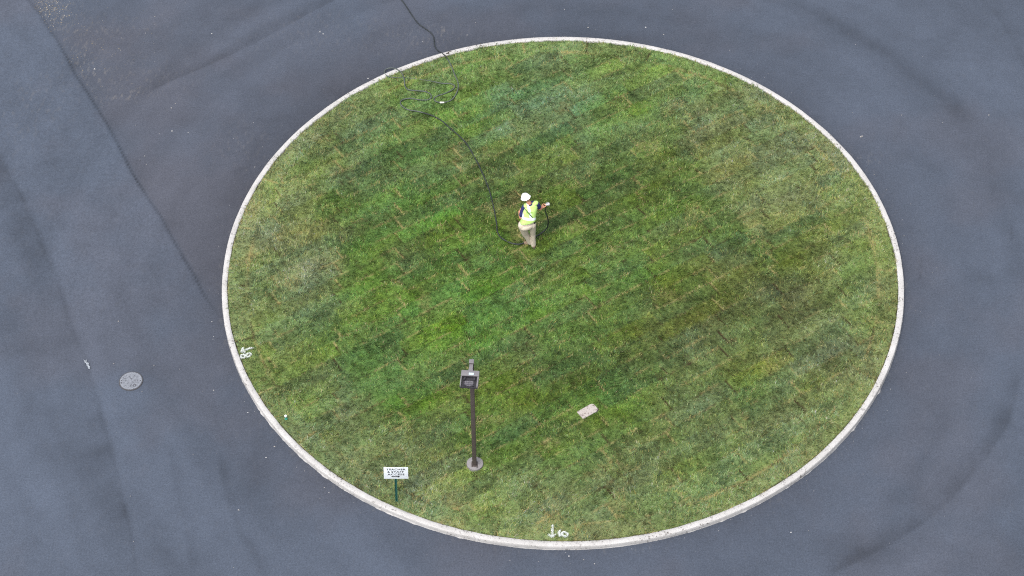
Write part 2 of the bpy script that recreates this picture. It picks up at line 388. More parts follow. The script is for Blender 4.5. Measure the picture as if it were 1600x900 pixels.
ny_, nx_ = sh; idx = np.arange(nx_ * ny_).reshape(ny_, nx_)
quads = np.stack([idx[:-1, :-1], idx[:-1, 1:], idx[1:, 1:], idx[1:, :-1]], -1).reshape(-1, 4)
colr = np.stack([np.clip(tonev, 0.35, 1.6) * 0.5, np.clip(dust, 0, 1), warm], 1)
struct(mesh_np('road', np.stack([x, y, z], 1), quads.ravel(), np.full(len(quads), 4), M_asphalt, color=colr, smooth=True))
def road_z(px, py): return 0.02 if left_lane(px, py) else 0.0

# ------------------------------------------------------------------ curb ring
n = 1440
ang = np.linspace(0, 2 * np.pi, n, endpoint=False)
prof = [(-CW, 0.02), (-CW, CH - 0.012), (-CW + 0.01, CH - 0.002), (-0.075, CH), (-0.022, CH - 0.001), (-0.008, CH - 0.006), (-0.001, CH - 0.018), (0.003, 0.07), (0.006, 0.03), (0.008, 0.014), (0.03, 0.004), (0.035, -0.03)]
V = []
for k, (dr, zz) in enumerate(prof):
    nz = (fbm(ang * 30 + k * 0.3, ang * 0 + k, 3, 30) - 0.5)
    rr = RO + dr + nz * (0.010 if k > 2 else 0.022) + (fbm(ang * 6, ang * 0, 3, 31) - 0.5) * 0.02
    zz_ = np.full(n, zz) + (fbm(ang * 12, ang * 0 + 3, 3, 33) - 0.5) * 0.012 * (zz > 0.05)
    if k in (9, 10, 11):                                      # concrete slop squeezed out at the foot
        sl = np.clip(fbm(ang * 45, ang * 0 + 7, 4, 34) - 0.55, 0, 1) * 0.09 * (0.4 + fbm(ang * 4, ang * 0, 2, 35))
        rr = RO + 0.006 + nz * 0.008 + {9: 0.3, 10: 1.0, 11: 1.0}[k] * sl + {9: 0.0, 10: 0.004, 11: 0.006}[k]
    # tooled joints
    V.append(np.stack([CX + rr * np.cos(ang), CY + rr * np.sin(ang), zz_], 1))
V = np.concatenate(V); K = len(prof)
a = np.arange(n); b2 = (a + 1) % n
Q = np.concatenate([np.stack([k * n + a, k * n + b2, (k + 1) * n + b2, (k + 1) * n + a], 1)[:, ::-1] for k in range(K - 1)])
struct(mesh_np('curb', V, Q.ravel(), np.full(len(Q), 4), M_curb, smooth=True))

# ------------------------------------------------------------------ lawn: freshly laid sod rolls
SD = R_(32.5); SW, SL, EDGE = 0.46, 1.85, 0.50
CP = [(450, 250, 112, 126, 78), (560, 200, 96, 122, 62), (600, 270, 88, 118, 58), (720, 120, 92, 124, 58), (850, 175, 98, 130, 82), (880, 100, 96, 128, 66), (1000, 150, 92, 120, 60), (1150, 200, 106, 123, 76),
      (1080, 120, 96, 126, 58), (1300, 300, 103, 122, 68), (1230, 240, 108, 124, 78), (700, 400, 82, 114, 46), (700, 300, 84, 116, 52), (620, 440, 88, 124, 46), (600, 580, 84, 126, 44), (540, 520, 92, 120, 56), (450, 500, 98, 118, 64),
      (430, 400, 106, 124, 70), (400, 350, 116, 126, 80), (850, 330, 84, 108, 46), (960, 270, 88, 112, 50), (1000, 340, 86, 111, 48), (1100, 400, 86, 112, 52), (1050, 500, 89, 107, 49), (1200, 480, 96, 113, 56), (1140, 470, 98, 109, 49), (1300, 500, 102, 117, 62),
      (900, 450, 86, 116, 48), (800, 480, 84, 120, 46), (950, 560, 84, 112, 46), (1200, 620, 103, 122, 72), (1100, 600, 92, 114, 56), (850, 620, 86, 112, 48), (720, 650, 92, 116, 52), (800, 720, 84, 120, 44), (900, 700, 88, 116, 54), (1000, 750, 99, 121, 68), (1120, 720, 100, 122, 70),
      (600, 700, 106, 122, 68), (500, 620, 98, 120, 64), (660, 780, 108, 126, 72), (760, 800, 106, 122, 70), (950, 810, 106, 119, 68), (1300, 690, 98, 119, 60), (1370, 560, 104, 120, 66), (1380, 430, 104, 122, 66), (660, 470, 88, 123, 48), (800, 250, 88, 112, 56)]
CPW = np.array([at(p[0], p[1], GZ)[:2] for p in CP]); CPC = lin(np.array([p[2:] for p in CP]))
def sod(x, y):
    """cell id randoms, distance to the nearest end seam / side seam"""
    dx, dy = x - CX, y - CY
    r = np.hypot(dx, dy); th = np.arctan2(dy, dx)
    wx = x + (fbm(x * 1.5, y * 1.5, 2, 40) - 0.5) * 0.035; wy = y + (fbm(x * 1.5, y * 1.5, 2, 41) - 0.5) * 0.035
    u = wx * math.cos(SD) + wy * math.sin(SD); v = -wx * math.sin(SD) + wy * math.cos(SD)
    edge = (r > RI - EDGE + (fbm(th * 6, th * 0, 2, 42) - 0.5) * 0.12)
    u = np.where(edge, th * RI, u); v = np.where(edge, r - RI + EDGE + 40 * SW, v)
    row = np.floor(v / np.where(edge, EDGE, SW)); row = np.where(edge, 99, row)
    fv = np.where(edge, v - 40 * SW, v - np.floor(v / SW) * SW); wv = np.where(edge, EDGE, SW)
    uu = u / SL + np.modf(np.abs(row + 50) * 0.6180339)[0] * 3.0
    colm = np.floor(uu); fu = (uu - colm) * SL
    h = lambda k: np.modf(np.abs(np.sin(row * 12.9898 + colm * 78.233 + k * 37.719) * 43758.5453))[0]
    de = np.minimum(fu, SL - fu); ds = np.minimum(fv, wv - fv)
    hr = np.modf(np.abs(np.sin(row * 45.233 + 1.7) * 9758.5453))[0]
    return u, v, np.clip(0.62 * h(1) + 0.62 * hr - 0.12, 0, 1), h(2), h(3), h(4), de, ds, edge, r, th
PALE = lin((118, 142, 84))
def lawn_color(x, y):
    w8 = np.zeros((x.size, 3)); ws = np.zeros((x.size, 1))
    jx = x + (fbm(x * 0.8, y * 0.8, 3, 50) - 0.5) * 2.2; jy = y + (fbm(x * 0.8, y * 0.8, 3, 51) - 0.5) * 2.2
    for (px, py), cc in zip(CPW, CPC):
        g = np.exp(-((jx - px) ** 2 + (jy - py) ** 2) / (2 * 0.75 ** 2))[:, None] + 1e-6
        w8 += g * cc; ws += g
    c = w8 / ws
    u, v, h1, h2, h3, h4, de, ds, edge, r, th = sod(x, y)
    lum = 1.06 + (h1 - 0.5) * 0.38
    lum += (fbm(u * 0.9, v * 3.2, 4, 52) - 0.5) * 0.60           # streaks along the rolls
    lum += (fbm(x * 3.5, y * 3.5, 4, 53) - 0.5) * 0.62
    lum += (fbm(x * 9, y * 9, 3, 54) - 0.5) * 0.95 + (fbm(x * 21, y * 21, 2, 154) - 0.5) * 0.8
    lum = np.clip(lum, 0.6, 1.75)
    c = c * lum[:, None] * np.array([1.03, 1.0, 0.98])
    # hue drift: blue-green <-> yellow-olive
    hue = (h2 - 0.5) * 0.8 + (fbm(u * 0.7, v * 2.2, 3, 55) - 0.5) * 1.1 + (fbm(x * 2.2, y * 2.2, 3, 56) - 0.5) * 0.6
    c = c * np.stack([1 + 0.22 * hue, 1 + 0.02 * hue, 1 - 0.38 * hue], 1)
    sat = (fbm(x * 0.9, y * 0.9, 3, 57) - 0.5) * 0.9 + (h3 - 0.5) * 0.4
    pale = (sstep(2.6, 0.1, RI - r) * 0.42)[:, None]; c = c * (1 - pale) + PALE * lum[:, None] * pale
    g = c.mean(1, keepdims=True); c = g + (c - g) * (0.86 + 0.5 * sat)[:, None]
    c = np.clip(c, 0.004, 1)
    # dry straw: along the rim and at some seams
    dry = 0.20 * sstep(1.1, 0.0, RI - r) * (fbm(th * 9, r * 1.2, 3, 58))
    sn = fbm(x * 2.5, y * 2.5, 3, 59)
    ringseam = np.exp(-((RI - EDGE - r) / 0.05) ** 2) * sstep(0.45, 0.75, fbm(th * 5, th * 0, 3, 60))
    dry += 0.95 * np.exp(-(de / 0.024) ** 2) * (h4 > 0.60) * sstep(0.32, 0.5, sn) + 0.6 * np.exp(-(ds / 0.026) ** 2) * sstep(0.50, 0.66, sn) + 0.6 * ringseam
    dry += 0.22 * sstep(0.68, 0.82, fbm(x * 1.3, y * 1.3, 4, 61))
    return c, np.clip(dry, 0, 0.85), (h1, h2, h3, h4, de, ds, r, th)
ALB = 0.75            # picture brightness -> reflectance under this light
STRAW = lin((166, 154, 104)); BARE = lin((74, 62, 44))
def gap_of(x, y, aux):
    h1, h2, h3, h4, de, ds, r, th = aux
    sn = fbm(x * 3.1, y * 3.1, 3, 62)
    g = 1.3 * np.exp(-(de / 0.026) ** 2) * (h4 < 0.48) * sstep(0.32, 0.5, sn) + 0.75 * np.exp(-(ds / 0.018) ** 2) * sstep(0.52, 0.66, sn)
    g += 0.7 * sstep(0.06, 0.0, RI - r) * sstep(0.45, 0.6, fbm(th * 40, r * 0, 3, 63))
    g += 0.5 * sstep(0.74, 0.80, fbm(x * 4.2, y * 4.2, 3, 64))
    return np.clip(g, 0, 1)
# holes for the lamp footing and the box lid
FOOT = at(742, 723.4, 0.185); FOOT_R = 0.195
LID = [at(902, 643.8, 0.13), at(926.8, 630, 0.13), at(935.6, 641.8, 0.13), at(910, 656, 0.13)]
lid_c = sum(LID, Vector()) / 4
lid_u = ((LID[1] - LID[0]) + (LID[2] - LID[3])).normalized(); lid_v = Vector((-lid_u.y, lid_u.x, 0))
lid_L = ((LID[1] - LID[0]).length + (LID[2] - LID[3]).length) / 2; lid_W = ((LID[2] - LID[1]).length + (LID[3] - LID[0]).length) / 2
def keep(x, y, m=0.0):
    k = np.hypot(x - FOOT.x, y - FOOT.y) > FOOT_R + 0.012 + m
    uu = (x - lid_c.x) * lid_u.x + (y - lid_c.y) * lid_u.y; vv = (x - lid_c.x) * lid_v.x + (y - lid_c.y) * lid_v.y
    return k & ~((np.abs(uu) < lid_L / 2 + 0.012 + m) & (np.abs(vv) < lid_W / 2 + 0.012 + m))
# base sheet (polar rings so that it ends clean against the curb)
rr = np.r_[np.arange(0.05, RI - 0.03, 0.055), RI - 0.012]
npol = 960; pa = np.linspace(0, 2 * np.pi, npol, endpoint=False)
RR, PA = np.meshgrid(rr, pa, indexing='ij'); x = (CX + RR * np.cos(PA)).ravel(); y = (CY + RR * np.sin(PA)).ravel()
cc, dry, aux = lawn_color(x, y); gap = gap_of(x, y, aux)
cb = cc * (1 - dry[:, None]) + STRAW * dry[:, None]
cb = cb * 0.75 * (1 - gap[:, None]) + BARE * 0.55 * gap[:, None]
def sod_z(x, y, aux):
    return GZ + (aux[0] - 0.5) * 0.016 + (fbm(x * 1.1, y * 1.1, 3, 66) - 0.5) * 0.03 + 0.03 * sstep(RI, 0, aux[6])
z = sod_z(x, y, aux) - gap * 0.03
nr = len(rr); idx = np.arange(nr * npol).reshape(nr, npol)
q = np.stack([idx[:-1], np.roll(idx[:-1], -1, 1), np.roll(idx[1:], -1, 1), idx[1:]], -1).reshape(-1, 4)[:, ::-1]
xy = np.stack([x, y, z], 1)
xyc = np.vstack([xy, [[CX, CY, GZ]]]); cbc = np.vstack([cb, cb[:1]])
tri = np.stack([idx[0], np.roll(idx[0], -1), np.full(npol, nr * npol)], 1)
flat = np.r_[q.ravel(), tri.ravel()]; cnt = np.r_[np.full(len(q), 4), np.full(len(tri), 3)]
struct(mesh_np('lawn_soil', xyc, flat, cnt, M_soil, color=cbc * ALB, smooth=True))

def blades(x, y, z, colr, hgt, wid, phi, lean):
    """one curved blade = a lower quad + an upper triangle"""
    nb = len(x)
    ca, sa = np.cos(phi), np.sin(phi); pxn, pyn = -sa, ca
    hl = hgt * np.sin(lean); hz = hgt * np.cos(lean)
    Vb = np.empty((nb, 5, 3), np.float32)
    for k, (s, t_, wz) in enumerate(((-1, 0, 1), (1, 0, 1), (1, 0.55, 0.85), (-1, 0.55, 0.85))):
        Vb[:, k, 0] = x + ca * hl * t_ * 0.7 + pxn * wid * 0.5 * s * wz
        Vb[:, k, 1] = y + sa * hl * t_ * 0.7 + pyn * wid * 0.5 * s * wz
        Vb[:, k, 2] = z + hz * t_ * 1.15
    Vb[:, 4, 0] = x + ca * hl; Vb[:, 4, 1] = y + sa * hl; Vb[:, 4, 2] = z + hz
    b0 = np.arange(nb) * 5
    f = np.concatenate([np.stack([b0, b0 + 1, b0 + 2, b0 + 3], 1), np.stack([b0 + 3, b0 + 2, b0 + 4], 1)], 1).ravel()
    cnt = np.tile([4, 3], nb)
    return Vb.reshape(-1, 3), f, cnt, np.repeat(colr, 5, axis=0)
NB = 430000
pr = (RI + 0.004) * np.sqrt(rng.random(NB)); pt = rng.random(NB) * 2 * np.pi
x = CX + pr * np.cos(pt); y = CY + pr * np.sin(pt)
# gather into tufts
x += (fbm(x * 14, y * 14, 2, 70) - 0.5) * 0.06; y += (fbm(x * 14, y * 14, 2, 71) - 0.5) * 0.06
m = keep(x, y) & (np.hypot(x - CX, y - CY) < RI + 0.022); x, y = x[m], y[m]
cc, dry, aux = lawn_color(x, y); gap = gap_of(x, y, aux)
m = rng.random(len(x)) > gap * 0.95
x, y, cc, dry = x[m], y[m], cc[m], dry[m]; aux = tuple(a_[m] for a_ in aux)
nb = len(x)
tx = x + (fbm(x * 18, y * 18, 2, 174) - 0.5) * 0.05; ty = y + (fbm(x * 18, y * 18, 2, 175) - 0.5) * 0.05
def tuft(sz, k, cx_=0.0): return np.modf(np.abs(np.sin(np.floor(tx / sz + cx_) * 12.9898 + np.floor(ty / sz * 0.8 + cx_) * 78.233 + k * 3.71) * 43758.5453))[0]
tl = np.exp((tuft(0.045, 1) - 0.5) * 0.75 + (tuft(0.085, 2, 0.37) - 0.5) * 0.55)
th_ = (tuft(0.06, 3, 0.6) - 0.5) * 0.5
cc = cc * tl[:, None] * np.stack([1 + 0.30 * th_, np.ones(nb), 1 - 0.45 * th_], 1)
straw = rng.random(nb) < (0.03 + dry * 0.85)
col = np.where(straw[:, None], STRAW * (0.65 + 0.6 * rng.random((nb, 1))), cc * np.exp(rng.normal(0, 0.36, (nb, 1))))
col = col * np.stack([1 + rng.normal(0, 0.10, nb), np.ones(nb), 1 + rng.normal(0, 0.18, nb)], 1)
hf = 0.7 + 0.9 * fbm(x * 1.7, y * 1.7, 3, 72)
hgt = 0.062 * hf * rng.uniform(0.45, 1.45, nb) * (0.55 + 0.9 * fbm(x * 9, y * 9, 2, 172))
phi = fbm(x * 1.2, y * 1.2, 2, 73) * 12.0 + rng.normal(0, 1.1, nb)
lean = np.clip(rng.normal(0.95, 0.28, nb), 0.2, 1.4)
wid = rng.uniform(0.007, 0.016, nb)
V, f, cnt, cv = blades(x, y, sod_z(x, y, aux) - 0.006, np.clip(col, 0.003, 0.40) * ALB * 1.12, hgt, wid, phi, lean)
o = mesh_np('grass', V, f, cnt, M_grass, color=cv); o['kind'] = 'stuff'
o['label'] = 'freshly laid green sod with dry seams filling the round island'

# sprayed letters: paint carried by the blades it landed on
def spray(name, label, strokes, wpx):
    xs, ys = [], []
    for pp in strokes:
        pts = catmull([at(px, py, GZ + 0.03) for px, py in pp], 0.004)
        for p in pts:
            for _ in range(7):
                a_ = random.random() * 6.283; q_ = abs(random.gauss(0, 0.5)) * wpx * 0.70 / 64.0
                xs.append(p.x + q_ * math.cos(a_)); ys.append(p.y + q_ * math.sin(a_))
    x, y = np.array(xs), np.array(ys); nb = len(x)
    aux = lawn_color(x, y)[2]
    cw = np.array([[0.66, 0.70, 0.67]]) * np.exp(rng.normal(0, 0.16, (nb, 1)))
    V, f, cnt, cv = blades(x, y, sod_z(x, y, aux) + 0.012, np.clip(cw, 0, 0.8), 0.042 * rng.uniform(0.7, 1.2, nb), np.full(nb, 0.011), rng.random(nb) * 6.28, rng.uniform(0.5, 1.2, nb))
    tag(mesh_np(name, V, f, cnt, M_grass, color=cv), label, 'ground marking', 'sprayed numbers with arrows on the lawn')
spray('sprayed_marking', 'white sprayed arrow and number 10 on the grass at the bottom of the curb',
      [[(863.3, 821.5), (863, 827), (862.7, 838.5)], [(857.5, 836), (860, 838.3), (862.7, 839)], [(868, 835.8), (865, 838), (862.7, 839)],
       [(875.3, 829.5), (873.6, 832), (873.8, 835), (875.2, 838.3)],
       [(880.5, 832), (877.6, 834), (879, 837.3), (882.5, 838.8), (886, 837.6), (886.6, 835), (884, 832.6), (880.5, 832)]], 0.95)
spray('sprayed_marking', 'white sprayed arrow and number 8 lying sideways on the grass beside the left curb',
      [[(394, 543.6), (390, 544), (386, 545.6), (382, 546.7), (377, 548.6)], [(379.5, 543.8), (378, 546.5), (377, 548.6)], [(382.6, 549.8), (379.5, 549.8), (377, 548.8)],
       [(376.6, 555), (376.8, 557.8), (379.5, 559), (382.4, 557.6), (382.8, 554.8), (380, 553.8), (376.6, 555)],
       [(384.3, 555), (386, 557.6), (389, 556.6), (391.5, 554), (391.2, 552), (388, 551.9), (385.5, 553.2), (384.3, 555)]], 1.0)

# ------------------------------------------------------------------ grit and chips
def chips(name, label, spots, cols, smin, smax):
    Vs, Fs, Cs = [], [], []; base = 0
    for (p, k) in spots:
        s_ = random.uniform(smin, smax) * k
        a_ = random.random() * 6.28; e = random.uniform(0.4, 1.0)
        c0 = np.array(random.choice(cols)) * random.uniform(0.7, 1.15)
        ring = [(math.cos(a_ + t_) * s_ * random.uniform(0.7, 1.1), math.sin(a_ + t_) * s_ * e * random.uniform(0.7, 1.1)) for t_ in (0, 1.3, 2.5, 3.8, 5.1)]
        for rx, ry in ring: Vs.append((p.x + rx, p.y + ry, p.z - 0.002))
        for rx, ry in ring: Vs.append((p.x + rx * 0.6, p.y + ry * 0.6, p.z + s_ * 0.55))
        for i in range(5): Fs.append((base + i, base + (i + 1) % 5, base + 5 + (i + 1) % 5, base + 5 + i))
        Fs.append((base + 5, base + 6, base + 7)); Fs.append((base + 5, base + 7, base + 8)); Fs.append((base + 5, base + 8, base + 9))
        Cs += [c0] * 10; base += 10
    flat = [i for f_ in Fs for i in f_]
    o = mesh_np(name, np.array(Vs), flat, [len(f_) for f_ in Fs], M_chip, color=np.array(Cs)); o['kind'] = 'stuff'; o['label'] = label
    return o
def px_ok(px, py):
    p = at(px, py); return math.hypot(p.x - CX, p.y - CY) > RO + 0.05
sp = []
for _ in range(420):                                         # loose grit beside the joint
    px = random.gauss(110, 45); py = random.gauss(70, 55)
    q_ = at(px, py)
    dd, ss, _a = dist_poly(np.array([q_.x]), np.array([q_.y]), JA)
    if ss[0] > 0 and -10 < px < 330: q_.z = 0.006; sp.append((q_, random.choice([0.4, 0.5, 0.7])))
for _ in range(420):
    px = random.gauss(76, 18); py = random.gauss(14, 14)
    q_ = at(px, py); dd, ss, _a = dist_poly(np.array([q_.x]), np.array([q_.y]), JA)
    if ss[0] > 0: q_.z = 0.006; sp.append((q_, random.choice([0.5, 0.7, 1.0])))
chips('gravel', 'loose tan grit spilled along the asphalt joint at the upper left', sp, [(0.24, 0.205, 0.14), (0.18, 0.16, 0.13), (0.26, 0.245, 0.22), (0.12, 0.11, 0.10)], 0.009, 0.022)
sp = []
for px, py in [(274, 162), (268, 169), (175, 88), (148, 108), (191, 191), (212, 196), (65, 190), (116, 172), (226, 244), (219, 251), (229, 258), (160, 135), (227, 52), (242, 97), (160, 32), (242, 26), (269, 205), (294, 207), (365, 217), (331, 53),
               (382, 628), (387, 645), (429, 698), (416, 715), (507, 762), (514, 770), (500, 779), (889, 869), (912, 875), (929, 881), (1142, 812), (835, 52), (882, 15), (1037, 54), (1051, 15), (1009, 43), (919, 43), (1413, 470), (1468, 555), (1347, 213), (1409, 180), (1332, 176),
               (1366, 273), (1385, 297), (1390, 849), (1236, 832), (204, 776), (209, 847), (373, 797), (340, 730), (302, 711), (348, 505), (331, 503), (222, 613), (178, 569), (241, 572), (185, 503), (281, 578), (334, 610), (1105, 814), (1200, 805), (730, 55), (672, 74), (660, 65), (500, 50), (505, 53), (519, 80), (617, 95), (575, 123), (1517, 108), (1545, 180), (1473, 192), (1337, 70), (1345, 214), (1312, 276)]:
    if px_ok(px, py): p = at(px, py); p.z = 0.006 + (0.02 if px < 320 and py > 250 else 0); sp.append((p, random.uniform(0.5, 1.15)))
for _ in range(150):
    a_ = random.random() * 6.283; q_ = RO + 0.05 + random.expovariate(2.2)
    sp.append((Vector((CX + q_ * math.cos(a_), CY + q_ * math.sin(a_), 0.005)), random.uniform(0.2, 0.55)))
for _ in range(160):
    px, py = random.uniform(0, 1600), random.uniform(0, 900)
    if px_ok(px, py): p = at(px, py); p.z = 0.008; sp.append((p, random.uniform(0.15, 0.4)))
chips('stone_chips', 'pale stone chips scattered singly over the asphalt', sp, [(0.36, 0.36, 0.36), (0.27, 0.26, 0.25), (0.18, 0.18, 0.19)], 0.016, 0.030)
sp = []
for _ in range(260):                                         # soil crumbs brushed on to the curb
    a_ = R_(random.choice([random.gauss(105, 9), random.gauss(-65, 22), random.uniform(0, 360), random.gauss(118, 3)])); q_ = RI + abs(random.gauss(0, 0.035)) + 0.01
    sp.append((Vector((CX + q_ * math.cos(a_), CY + q_ * math.sin(a_), CH - 0.001)), random.uniform(0.3, 1.0)))
for px, py in [(701, 83), (699, 83.5), (703, 82), (745, 71.5), (751, 70.5), (752, 71)]:
    p = at(px, py, CH); 
    for _ in range(5): sp.append((p + Vector((random.gauss(0, 0.03), random.gauss(0, 0.02), 0)), 1.4))
chips('soil_crumbs', 'dark soil crumbs lying along the inner edge of the curb', sp, [(0.06, 0.05, 0.04), (0.09, 0.07, 0.05), (0.04, 0.035, 0.03)], 0.008, 0.02)

# ------------------------------------------------------------------ manhole cover
mc = at(204.5, 594.8, 0.03); MR = 0.275
mz = 0.024
mh = thing('manhole_cover', 'round worn grey iron manhole cover set in the asphalt left of the island', 'manhole cover', (mc.x, mc.y, 0))
bm = bmesh.new(); cyl(bm, (0, 0, -0.01), MR + 0.025, MR + 0.018, mz + 0.006, 64); obj('frame', bm, M_ironring, mh)
bm = bmesh.new(); cyl(bm, (0, 0, 0.0), MR, MR - 0.006, mz + 0.006, 64)
for i in range(-7, 8):
    for j in range(-7, 8):
        px_, py_ = i * 0.033, j * 0.033
        if math.hypot(px_, py_) < MR - 0.05: box(bm, (px_, py_, mz + 0.008), (0.019, 0.019, 0.006), Matrix.Rotation(R_(12), 4, 'Z'))
obj('lid', bm, M_iron, mh, False)
for a_ in (178, 196, -2):
    bm = bmesh.new(); cyl(bm, (0.235 * math.cos(R_(a_)), 0.235 * math.sin(R_(a_)), mz + 0.0065), 0.014, 0.014, 0.001, 16); obj('pick_hole', bm, M_dark, mh)
bm = bmesh.new()
for k in range(24):
    t0, t1 = 2 * math.pi * k / 24, 2 * math.pi * (k + 1) / 24; c0 = Vector((0.105, -0.155, mz + 0.0122))
    bm.faces.new([bm.verts.new(c0 + Vector((q_ * math.cos(t_) * 1.3, q_ * math.sin(t_), 0))) for q_, t_ in ((0.022, t0), (0.034, t0), (0.034, t1), (0.022, t1))])
obj('lifting_slot', bm, M_dark, mh)

# white paint splash on the lane joint
bm = bmesh.new()
pl = [(130.5, 561.5), (133, 564), (135.5, 561.5), (135.2, 566), (138.8, 567), (138.4, 570.5), (140.6, 573), (140.8, 576), (138.2, 576), (136.8, 572.5), (135.2, 571), (134.6, 567.5), (132.2, 566.4)]
bot = [bm.verts.new(at(px, py, 0.026)) for px, py in pl]; top = [bm.verts.new(at(px, py, 0.031)) for px, py in pl]
bm.faces.new(top)
for i in range(len(pl)): bm.faces.new((bot[i], bot[(i + 1) % len(pl)], top[(i + 1) % len(pl)], top[i]))
tag(obj('paint_splash', bm, M_white_paint, None, False), 'small white paint splash on the asphalt joint left of the manhole cover', 'paint splash')

# ------------------------------------------------------------------ box lid in the lawn
lt = thing('utility_box', 'rectangular pinkish grey stone utility box lid sunk in the grass', 'utility box', (lid_c.x, lid_c.y, GZ - 0.02))
ML = Matrix.Rotation(math.atan2(lid_u.y, lid_u.x), 4, 'Z')
bm = bmesh.new()
def rr_outline(L, W, radii, seg=6):
    out = []
    for (sx, sy, a0), rad in zip(((1, 1, 0), (-1, 1, 90), (-1, -1, 180), (1, -1, 270)), radii):
        for k in range(seg + 1):
            a_ = R_(a0 + 90 * k / seg); out.append((sx * (L / 2 - rad) + rad * math.cos(a_), sy * (W / 2 - rad) + rad * math.sin(a_)))
    return out
def prism(bm, out, z0, z1, M=Matrix(), inset=0.0):
    b_ = [bm.verts.new(M @ Vector((px_, py_, z0))) for px_, py_ in out]
    t_ = [bm.verts.new(M @ Vector((px_ * (1 - inset), py_ * (1 - inset), z1))) for px_, py_ in out]
    bm.faces.new(t_); bm.faces.new(b_[::-1])
    for i in range(len(out)): bm.faces.new((b_[i], b_[(i + 1) % len(out)], t_[(i + 1) % len(out)], t_[i]))
prism(bm, rr_outline(lid_L, lid_W, (0.085, 0.025, 0.045, 0.10)), 0.0, 0.062, ML, 0.012)
obj('lid', bm, M_lid, lt, False)
bm = bmesh.new(); prism(bm, rr_outline(lid_L + 0.05, lid_W + 0.05, (0.09, 0.03, 0.05, 0.11)), -0.01, 0.035, ML); obj('surround', bm, M_lidrim, lt, False)

# ------------------------------------------------------------------ irrigation marker
p = at(447, 654.5, GZ)
ms = thing('marker_stake', 'tiny teal stake with a white cap in the grass near the left curb', 'marker stake', (p.x, p.y, GZ - 0.02))
bm = bmesh.new(); cyl(bm, (0, 0, 0), 0.022, 0.022, 0.12, 14); cyl(bm, (0, 0, 0.03), 0.04, 0.035, 0.012, 14); obj('stem', bm, M_teal, ms)
bm = bmesh.new(); cyl(bm, (0, 0, 0.1205), 0.03, 0.026, 0.03, 14); obj('cap', bm, M_hat, ms)

# ------------------------------------------------------------------ lamp post
lp = thing('lamp_post', 'square bronze lamp post with a box head on a round concrete footing', 'lamp post', (FOOT.x, FOOT.y, GZ - 0.03))
lp.rotation_euler = Euler((0, R_(0.6), 0)); fz = FOOT.z - (GZ - 0.03)
bm = bmesh.new(); cyl(bm, (0, 0, 0), FOOT_R + 0.006, FOOT_R, fz - 0.008, 48, caps=True); cyl(bm, (0, 0, fz - 0.008), FOOT_R, FOOT_R - 0.012, 0.008, 48)
obj('footing', bm, M_footing, lp)
pb = at(741.4, 725.6, FOOT.z); po = Vector((pb.x - FOOT.x, pb.y - FOOT.y, fz))
bm = bmesh.new(); box(bm, (po.x, po.y, fz + 0.008), (0.15, 0.15, 0.016), None, 0.004)
for sx in (-1, 1):
    for sy in (-1, 1): cyl(bm, (po.x + sx * 0.056, po.y + sy * 0.056, fz + 0.014), 0.011, 0.011, 0.02, 8)
obj('base_plate', bm, M_bronze, lp)
ztop = height_of(Vector((pb.x, pb.y, FOOT.z)), 564.5) - (GZ - 0.03)
HY = Matrix.Translation((po.x, po.y, 0)) @ Matrix.Rotation(R_(-5.5), 4, 'Z')
bm = bmesh.new(); box(bm, (0, 0, (fz + 0.016 + ztop - 0.02) / 2), (0.095, 0.095, ztop - 0.02 - fz - 0.016), HY, 0.006); obj('pole', bm, M_bronze, lp)
bm = bmesh.new(); box(bm, (0, 0, ztop - 0.005), (0.105, 0.105, 0.03), HY, 0.004); box(bm, (0, 0, ztop + 0.0125), (0.035, 0.035, 0.006), HY); obj('pole_cap', bm, M_lampgrey, lp)
za = ztop - 0.075
bm = bmesh.new()
v0 = []
for yy, hw, hh in ((-0.05, 0.040, 0.035), (-0.17, 0.040, 0.035), (-0.25, 0.058, 0.035)):
    v0.append([bm.verts.new(HY @ Vector((sx * hw, yy, za + sz * hh))) for sx, sz in ((-1, -1), (1, -1), (1, 1), (-1, 1))])
for a_, b_ in zip(v0, v0[1:]):
    for k in range(4): bm.faces.new((a_[k], a_[(k + 1) % 4], b_[(k + 1) % 4], b_[k]))
bm.faces.new(v0[0]); bm.faces.new(v0[-1][::-1])
obj('arm', bm, M_lampgrey, lp, False)
# head: closed driver box at the arm, open cooling bay with fins in front
HW, Y0, Y1, Y2, zt, zb = 0.200, -0.235, -0.39, -0.665, za + 0.045, za - 0.045
bm = bmesh.new()
box(bm, (0, (Y0 + Y1) / 2, (zt + zb) / 2), (2 * HW, Y0 - Y1, zt - zb), HY, 0.008)
for sx, w_ in ((-1, 0.024), (1, 0.034)): box(bm, (sx * (HW - w_ / 2), (Y1 + Y2) / 2 - 0.002, (zt + zb) / 2 - 0.004), (w_, Y1 - Y2 - 0.006, zt - zb - 0.012), HY, 0.004)
box(bm, (0, (Y1 + Y2) / 2, zb + 0.005), (2 * HW - 0.07, Y1 - Y2 - 0.01, 0.01), HY)
head = obj('lamp_head', bm, M_lampgrey, lp)
bm = bmesh.new(); box(bm, (-0.005, (Y1 + Y2) / 2, zb + 0.014), (2 * HW - 0.064, Y1 - Y2 - 0.006, 0.006), HY); box(bm, (0, Y2 - 0.006, zb + 0.018), (2 * HW - 0.006, 0.012, 0.034), HY); box(bm, (0, Y1 - 0.003, (zt + zb) / 2 - 0.002), (2 * HW - 0.064, 0.005, zt - zb - 0.012), HY)  # last box: dark plate colouring the recess shadow onto the rear wall
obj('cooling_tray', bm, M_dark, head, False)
bm = bmesh.new()
for i in range(11):
    xx = -0.085 + i * 0.016
    box(bm, (xx, Y2 + 0.095, zb + 0.036), (0.006, 0.13, 0.036), HY)
